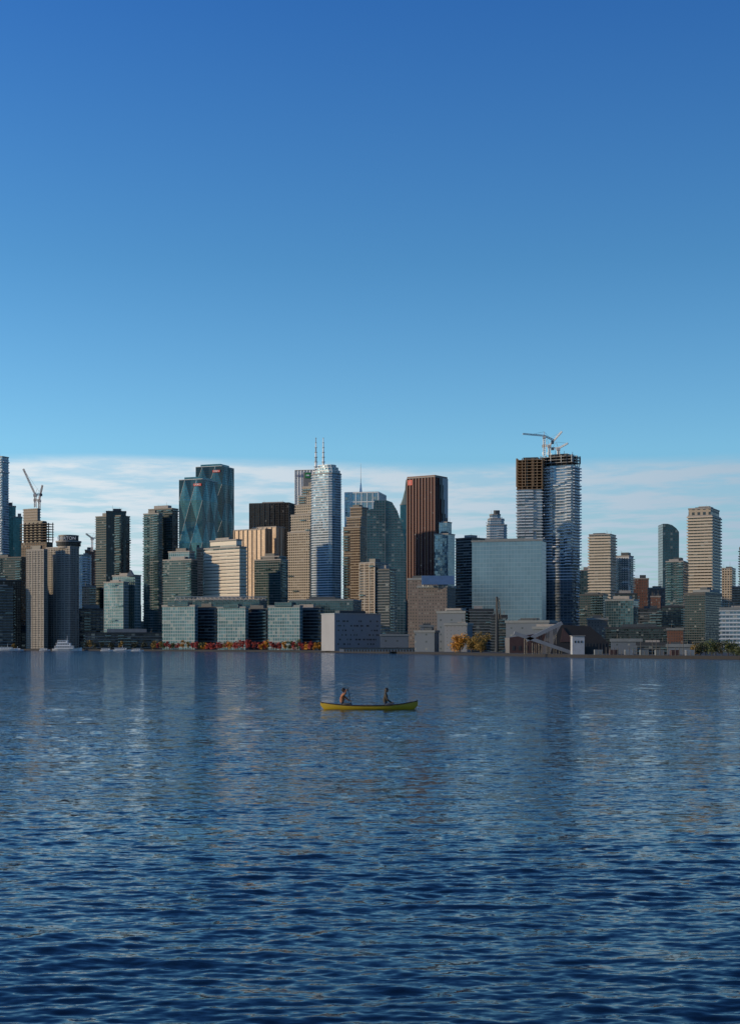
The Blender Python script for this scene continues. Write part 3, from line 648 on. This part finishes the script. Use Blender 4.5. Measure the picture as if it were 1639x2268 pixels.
# ------------------------------------------------------------------ canoe
CD=83.6; CXW=sx(817.5,CD); Lc=5.5
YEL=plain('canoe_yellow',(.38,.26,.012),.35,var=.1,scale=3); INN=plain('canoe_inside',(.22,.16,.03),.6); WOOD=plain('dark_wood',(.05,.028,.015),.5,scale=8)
def sheer(t): return .205+(.29 if t>0 else .20)*abs(t)**2.6
def keel(t): return -.10+.05*abs(t)**4+.30*(max(0,abs(t)-.86)/.14)**2
def beam(t): return .43*(1-abs(t)**2.2)**.9+.012
B=MB(); NS,NC=64,14
def hull(off,mat,flip):
    G=[]
    for i in range(NS+1):
        t=-1+2*i/NS; zs,zk=sheer(t),min(sheer(t)-.05,keel(t)+off); b=max(.004,beam(t)-off); row=[]
        for j in range(NC+1):
            a=-1+2*j/NC; ang=a*math.pi/2; y=b*math.copysign(abs(math.sin(ang))**.62,ang); zz=zk+(zs-zk)*(1-abs(math.cos(ang))**.75)
            row.append((CXW+t*Lc/2,CD+y,zz))
        G.append(row)
    for i in range(NS):
        for j in range(NC):
            q=[G[i][j],G[i+1][j],G[i+1][j+1],G[i][j+1]]; B.face(q[::-1] if flip else q,mat,smooth=True)
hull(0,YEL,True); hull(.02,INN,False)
for s_ in (-1,1):
    for i in range(NS):
        t0,t1=-1+2*i/NS,-1+2*(i+1)/NS
        B.tube((CXW+t0*Lc/2,CD+s_*beam(t0),sheer(t0)+.005),(CXW+t1*Lc/2,CD+s_*beam(t1),sheer(t1)+.005),.024,.024,WOOD,6)
for t in (-.93,.93): B.box(CXW+t*Lc/2-.14,CXW+t*Lc/2+.14,CD-beam(t)*.9,CD+beam(t)*.9,sheer(t)-.02,sheer(t)+.012,WOOD)
for xx,zz in ((-1.54,.17),(.9,.17)):
    b=beam(xx/2.75)-.02
    for k in (-.12,.12): B.tube((CXW+xx+k,CD-b,zz),(CXW+xx+k,CD+b,zz),.018,.018,WOOD,6)
    B.box(CXW+xx-.12,CXW+xx+.12,CD-.25,CD+.25,zz-.012,zz+.016,plain('cane_seat',(.35,.25,.12)))
b=beam(-.1); B.tube((CXW-.3,CD-b,.19),(CXW-.3,CD+b,.19),.02,.02,WOOD,6)
B.done('canoe',(CXW,CD,0))

# ------------------------------------------------------------------ people
def skin(verts,edges,radii,root,sub=2):
    me=bpy.data.meshes.new('t'); me.from_pydata(verts,edges,[]); o=bpy.data.objects.new('t',me); scene.collection.objects.link(o)
    sk=o.modifiers.new('s','SKIN'); sv=me.skin_vertices[0].data
    for i,r in enumerate(radii):
        r=r if isinstance(r,tuple) else (r,r); sv[i].radius=r; sv[i].use_root=(i==root)
    ss=o.modifiers.new('u','SUBSURF'); ss.levels=sub; ss.render_levels=sub
    dg=bpy.context.evaluated_depsgraph_get(); dg.update(); r=bpy.data.meshes.new_from_object(o.evaluated_get(dg)); bpy.data.objects.remove(o)
    for p in r.polygons: p.use_smooth=True
    return r
SKIN=plain('skin',(.34,.18,.115),.55,var=.08,scale=20); HAIR=plain('dark_hair',(.012,.008,.006),.6,scale=30); LIP=plain('lips',(.25,.08,.07),.5); EYEW=plain('eye_white',(.6,.6,.58),.3); IRIS=plain('iris',(.02,.012,.008),.3)
def segdist(p,a,b):
    ab=b-a; t=max(0,min(1,(p-a).dot(ab)/max(1e-9,ab.length_squared))); return (p-(a+ab*t)).length
def person(name,ox,elR,wrR,elL,wrL,jacket,pants,longhair,axR,axL,lean=.0):
    root=bpy.data.objects.new(name,None); scene.collection.objects.link(root); root.location=(CXW+ox,CD,0); root.empty_display_size=.2
    l=lean
    V=[(0,0,.31),(0,0,.46),(.02+l*.4,0,.66),(.02+l*.8,0,.80),(.03+l,0,.885),(.05+l,0,.965),
       (.02+l*.8,-.185,.81),elR,wrR,(.02+l*.8,.185,.81),elL,wrL,
       (.05,-.10,.28),(.45,-.16,.33),(.74,-.14,.05),(.88,-.14,.01),(.05,.10,.28),(.45,.16,.33),(.74,.14,.05),(.88,.14,.01)]
    E=[(0,1),(1,2),(2,3),(3,4),(4,5),(3,6),(6,7),(7,8),(3,9),(9,10),(10,11),(0,12),(12,13),(13,14),(14,15),(0,16),(16,17),(17,18),(18,19)]
    R=[(.15,.125),(.135,.11),(.165,.12),(.14,.105),.058,.05,.072,.054,.036,.072,.054,.036,.09,.066,.046,.04,.09,.066,.046,.04]
    me=skin(V,E,R,0)
    lab=[0,0,0,0,2,0,0,0,0,0,0,1,1,1,3,1,1,1,3]
    SH=plain('shoes',(.04,.04,.045))
    for m in (jacket,pants,SKIN,SH): me.materials.append(m)
    vv=[Vector(v) for v in V]
    for p in me.polygons:
        c=p.center; k=min(range(len(E)),key=lambda i: segdist(c,vv[E[i][0]],vv[E[i][1]])); p.material_index=lab[k]
        if k==3 and c.z<.90: p.material_index=0
    ob=bpy.data.objects.new('body',me); scene.collection.objects.link(ob); ob.parent=root
    hb=MB(); hc=Vector((.065+l,0,1.085)); nu,nv=28,20
    def hp(u,v):
        a=2*math.pi*u/nu; b=math.pi*v/nv; x=math.cos(a)*math.sin(b); y=math.sin(a)*math.sin(b); z=math.cos(b)
        jaw=1-.28*max(0,-z)**1.2; X=.098*x*(1-.12*max(0,-z) if x<0 else 1); Y=.077*y*jaw; Z=.122*z
        f=max(0,x)
        X+=.026*math.exp(-((y/.16)**2)-(((z+.12)/.20)**2))*f
        X+=.010*math.exp(-((y/.35)**2)-(((z+.80)/.16)**2))
        X-=.010*(math.exp(-(((abs(y)-.36)/.15)**2)-(((z-.05)/.12)**2)))*f
        X+=.006*math.exp(-((y/.4)**2)-(((z-.22)/.08)**2))*f
        return hc+Vector((X,Y,Z))
    for u in range(nu):
        for v in range(nv):
            q=[hp(u,v),hp(u,v+1),hp(u+1,v+1),hp(u+1,v)]
            if v==0: q=[q[0],q[1],q[2]]
            elif v==nv-1: q=[q[0],q[1],q[3]]
            hb.face(q,SKIN,smooth=True)
    def ell(B_,c,r,mat,n=10):
        for u in range(n):
            for v in range(n//2+1):
                def e(u_,v_):
                    a=2*math.pi*u_/n; b=math.pi*v_/(n//2+1); return Vector(c)+Vector((r[0]*math.cos(a)*math.sin(b),r[1]*math.sin(a)*math.sin(b),r[2]*math.cos(b)))
                q=[e(u,v),e(u,v+1),e(u+1,v+1),e(u+1,v)]
                if v==0: q=q[:3]
                elif v==n//2: q=[q[0],q[1],q[3]]
                B_.face(q,mat,smooth=True)
    for s_ in (-1,1):
        ell(hb,hc+Vector((.080,s_*.030,.004)),(.013,.014,.010),EYEW); ell(hb,hc+Vector((.091,s_*.030,.004)),(.004,.006,.006),IRIS)
        ell(hb,hc+Vector((.004,s_*.080,-.010)),(.018,.009,.030),SKIN); hb.tube(hc+Vector((.094,s_*.016,.026)),hc+Vector((.082,s_*.048,.026)),.004,.003,HAIR,5)
    ell(hb,hc+Vector((.092,0,-.058)),(.009,.022,.007),LIP)
    # hair: hairline at the brow in front, down to the nape behind
    def hairp(u,v,n=28,m=14):
        a=2*math.pi*u/n; back=(1-math.cos(a))/2; b=math.pi*(.33+.45*back**.75)*v/m
        x=math.cos(a)*math.sin(b); y=math.sin(a)*math.sin(b); z=math.cos(b)
        k=1.0+.045*math.sin(u*2.1+v*1.7)*math.sin(b)
        return hc+Vector((.114*x*k-.010,.094*y*k,.140*z*k+.004))
    for u in range(28):
        for v in range(14):
            q=[hairp(u,v),hairp(u,v+1),hairp((u+1)%28,v+1),hairp((u+1)%28,v)]
            if v==0: q=q[:3]
            hb.face(q,HAIR,smooth=True)
    if longhair:
        for k in range(19):
            y=-.092+.0102*k; ph=random.uniform(0,1); pts=[hc+Vector((-.02,y*.9,.05)),hc+Vector((-.085+.3*y*y+.04*abs(y)/.09,y*1.05,-.08)),hc+Vector((-.125+.05*abs(y)/.09,y*1.2,-.22-.02*ph)),hc+Vector((-.125+.04*abs(y)/.09,y*1.25,-.36-.04*ph))]
            for i in range(3): hb.tube(pts[i],pts[i+1],(.034,.036,.030)[i],(.036,.030,.010)[i],HAIR,7)
    else:
        for k in range(40):
            a=random.uniform(0,6.28); e_=random.uniform(-.1,1.2); dv=Vector((math.cos(a)*math.cos(e_)*.9-.25,math.sin(a)*math.cos(e_)*.85,math.sin(e_)))
            if dv.x>.35 and dv.z<.5: continue
            ell(hb,hc+Vector((dv.x*.105,dv.y*.095,dv.z*.125)),(.034,.03,.03),HAIR,6)
    h=hb.done('head',(0,0,0),parent=None); h.parent=root
    for nm,el,wr,ax,gp in (('hand_right',elR,wrR,axR[0],axR[1]),('hand_left',elL,wrL,axL[0],axL[1])):
        wr=Vector(wr); gp=Vector(gp); d=(gp-wr).normalized(); side=Vector(ax).normalized(); side=(side-d*side.dot(d)).normalized(); nrm=d.cross(side)
        V=[wr-d*.01,wr+d*.045,wr+d*.085]; Rr=[(.026,.022),(.036,.017),(.034,.016)]; Ed=[(0,1),(1,2)]
        hm=skin([tuple(v) for v in V],Ed,Rr,0,2); parts=[hm]
        for i in range(4):
            ln=(.92,1.0,.95,.76)[i]; r0=wr+d*.078+side*(.0285-.019*i); a=r0+(d*.8+nrm*.45).normalized()*.036*ln; b=a+(d*.1+nrm).normalized()*.027*ln; c=b+(-d*.75+nrm*.45).normalized()*.022*ln
            parts.append(skin([tuple(r0),tuple(a),tuple(b),tuple(c)],[(0,1),(1,2),(2,3)],[.0095,.009,.0082,.007],0,1))
        t0=wr+d*.035+side*.03; t1=t0+(side*.55+d*.6+nrm*.5).normalized()*.034; t2=t1+(d*.6+nrm*.8-side*.2).normalized()*.028
        parts.append(skin([tuple(t0),tuple(t1),tuple(t2)],[(0,1),(1,2)],[.0125,.0105,.008],0,1))
        vs=[];fs=[]
        for pm in parts:
            k=len(vs); vs+= [tuple(v.co) for v in pm.vertices]; fs+=[[j+k for j in p.vertices] for p in pm.polygons]
        me2=bpy.data.meshes.new(nm); me2.from_pydata(vs,[],fs); me2.materials.append(SKIN)
        for p in me2.polygons: p.use_smooth=True
        oh=bpy.data.objects.new(nm,me2); scene.collection.objects.link(oh); oh.parent=root
    return root
JO=plain('rust_jacket',(.28,.11,.05),.8,scale=12); JD=plain('olive_jacket',(.035,.028,.018),.8,scale=12); PB=plain('grey_trousers',(.06,.065,.075),.85,scale=12); PD=plain('blue_jeans',(.04,.055,.085),.85,scale=12)
pt=Vector((.33,.06,1.16)); pbt=Vector((.66,.66,-.28)); dv=(pbt-pt).normalized()
gl=pt.lerp(pbt,.48)
person('canoeist',-1.54,(.20,-.30,.90),tuple(Vector(pt)+Vector((-.045,-.055,-.01))),(.26,.30,.60),tuple(gl+Vector((-.07,-.02,.02))),JO,PB,False,(tuple(dv.cross(Vector((1,0,0)))),tuple(pt)),(tuple(-dv),tuple(gl)),.05)
person('canoeist',.90,(.14,-.27,.52),(.36,-.16,.40),(.14,.27,.52),(.36,.14,.40),JD,PD,True,((0,1,.1),(.5,-.12,.39)),((0,-1,.1),(.5,.10,.39)),.03)
B=MB(); O=Vector((CXW-1.54,CD,0))
B.tube(O+pt,O+pt.lerp(pbt,.72),.018,.018,WOOD,8); B.tube(O+pt+Vector((0,-.05,0)),O+pt+Vector((0,.05,0)),.016,.016,WOOD,8)
s_=dv.orthogonal().normalized(); nn=dv.cross(s_)
bl=[(.70,.016),(.76,.06),(.85,.085),(.95,.09),(1.0,.06)]
for (a,wa),(b,wb) in zip(bl,bl[1:]):
    A=O+pt.lerp(pbt,a); Bq=O+pt.lerp(pbt,b)
    for q in (.006,-.006):
        f=[A-s_*wa+nn*q,Bq-s_*wb+nn*q,Bq+s_*wb+nn*q,A+s_*wa+nn*q]; B.face(f if q<0 else f[::-1],WOOD)
B.done('canoe_paddle')

# ------------------------------------------------------------------ sky, sun, camera
sun_dir=Vector((-.97,-.18,0)).normalized(); EL=math.radians(12); sd=Vector((sun_dir.x*math.cos(EL),sun_dir.y*math.cos(EL),math.sin(EL)))
w=bpy.data.worlds.new('World'); scene.world=w; w.use_nodes=True; nt=w.node_tree; nt.nodes.clear(); L=nt.links.new
out=N(nt,'ShaderNodeOutputWorld'); bg=N(nt,'ShaderNodeBackground'); bg.inputs['Strength'].default_value=.1
sky=N(nt,'ShaderNodeTexSky'); sky.sky_type='NISHITA'; sky.sun_disc=False; sky.sun_elevation=EL; sky.sun_rotation=math.atan2(sd.x,sd.y)%(2*math.pi); sky.air_density=1.0; sky.dust_density=.2; sky.ozone_density=3.0
tc=N(nt,'ShaderNodeTexCoord'); sp=N(nt,'ShaderNodeSeparateXYZ'); L(tc.outputs['Generated'],sp.inputs[0])
zc=math_(nt,'MAXIMUM',sp.outputs[2],.01)
cx_=math_(nt,'DIVIDE',sp.outputs[0],zc); cy_=math_(nt,'DIVIDE',sp.outputs[1],zc)
cb=N(nt,'ShaderNodeCombineXYZ'); L(cx_,cb.inputs[0]); L(cy_,cb.inputs[1])
mp=N(nt,'ShaderNodeMapping'); mp.inputs['Scale'].default_value=(1.7,1.3,1); mp.inputs['Rotation'].default_value=(0,0,.5); L(cb.outputs[0],mp.inputs[0])
n1=N(nt,'ShaderNodeTexNoise'); n1.inputs['Scale'].default_value=1.0; n1.inputs['Detail'].default_value=8; n1.inputs['Roughness'].default_value=.62; L(mp.outputs[0],n1.inputs['Vector'])
n2=N(nt,'ShaderNodeTexNoise'); n2.inputs['Scale'].default_value=.25; n2.inputs['Detail'].default_value=3; L(mp.outputs[0],n2.inputs['Vector'])
edge=math_(nt,'ADD',sp.outputs[2],math_(nt,'MULTIPLY',math_(nt,'SUBTRACT',n2.outputs['Fac'],.5),.02))
mr=N(nt,'ShaderNodeMapRange',interpolation_type='SMOOTHSTEP'); L(edge,mr.inputs[0]); mr.inputs[1].default_value=.127; mr.inputs[2].default_value=.117; mr.inputs[3].default_value=0; mr.inputs[4].default_value=1
dn=N(nt,'ShaderNodeMapRange',interpolation_type='SMOOTHSTEP'); L(n1.outputs['Fac'],dn.inputs[0]); dn.inputs[1].default_value=.38; dn.inputs[2].default_value=.60; dn.inputs[3].default_value=.42; dn.inputs[4].default_value=1.0
cm=math_(nt,'MULTIPLY',mr.outputs[0],dn.outputs[0])
side=N(nt,'ShaderNodeMapRange'); L(sp.outputs[0],side.inputs[0]); side.inputs[1].default_value=-.3; side.inputs[2].default_value=.25; side.inputs[3].default_value=0; side.inputs[4].default_value=1
cc=N(nt,'ShaderNodeMixRGB'); cc.inputs[1].default_value=(7.6,8.4,8.9,1); cc.inputs[2].default_value=(3.8,5.1,6.3,1); L(side.outputs[0],cc.inputs[0])
rp=N(nt,'ShaderNodeValToRGB'); L(sp.outputs[2],rp.inputs[0]); cr=rp.color_ramp
for i,(pos,col) in enumerate(((0.0,(.36,.50,.60)),(.13,(.50,.73,.84)),(.25,(.32,.58,.74)),(.40,(.19,.45,.76)),(1.0,(.18,.40,.72)))):
    e=cr.elements[i] if i<2 else cr.elements.new(pos)
    e.position=pos; e.color=(col[0],col[1],col[2],1)
s2=N(nt,'ShaderNodeVectorMath',operation='SCALE'); L(rp.outputs[0],s2.inputs[0])
lr=N(nt,'ShaderNodeMapRange'); L(sp.outputs[0],lr.inputs[0]); lr.inputs[1].default_value=-.35; lr.inputs[2].default_value=.35; lr.inputs[3].default_value=2.8; lr.inputs[4].default_value=1.85
L(lr.outputs[0],s2.inputs['Scale'])
tint=N(nt,'ShaderNodeMixRGB',blend_type='MULTIPLY'); tint.inputs[0].default_value=1; L(sky.outputs[0],tint.inputs[1]); L(s2.outputs[0],tint.inputs[2])
mx=N(nt,'ShaderNodeMixRGB'); L(cm,mx.inputs[0]); L(tint.outputs[0],mx.inputs[1]); L(cc.outputs[0],mx.inputs[2])
L(mx.outputs[0],bg.inputs[0]); L(bg.outputs[0],out.inputs[0])
sl=bpy.data.lights.new('sun','SUN'); sl.energy=3.6; sl.angle=math.radians(.5); sl.color=(1,.77,.50); so=bpy.data.objects.new('sun',sl); scene.collection.objects.link(so); so.rotation_euler=sd.to_track_quat('Z','Y').to_euler(); so.location=(-200,0,200)
cam=bpy.data.cameras.new('camera'); co=bpy.data.objects.new('camera',cam); scene.collection.objects.link(co); co.location=(0,0,CAMZ); co.rotation_euler=(math.pi/2,0,0)
cam.sensor_fit='VERTICAL'; cam.sensor_height=24; cam.lens=24*F/2268; cam.shift_y=296/2268; cam.clip_start=.1; cam.clip_end=20000
scene.camera=co
scene.view_settings.view_transform='Standard'; scene.view_settings.look='None'; scene.view_settings.exposure=0
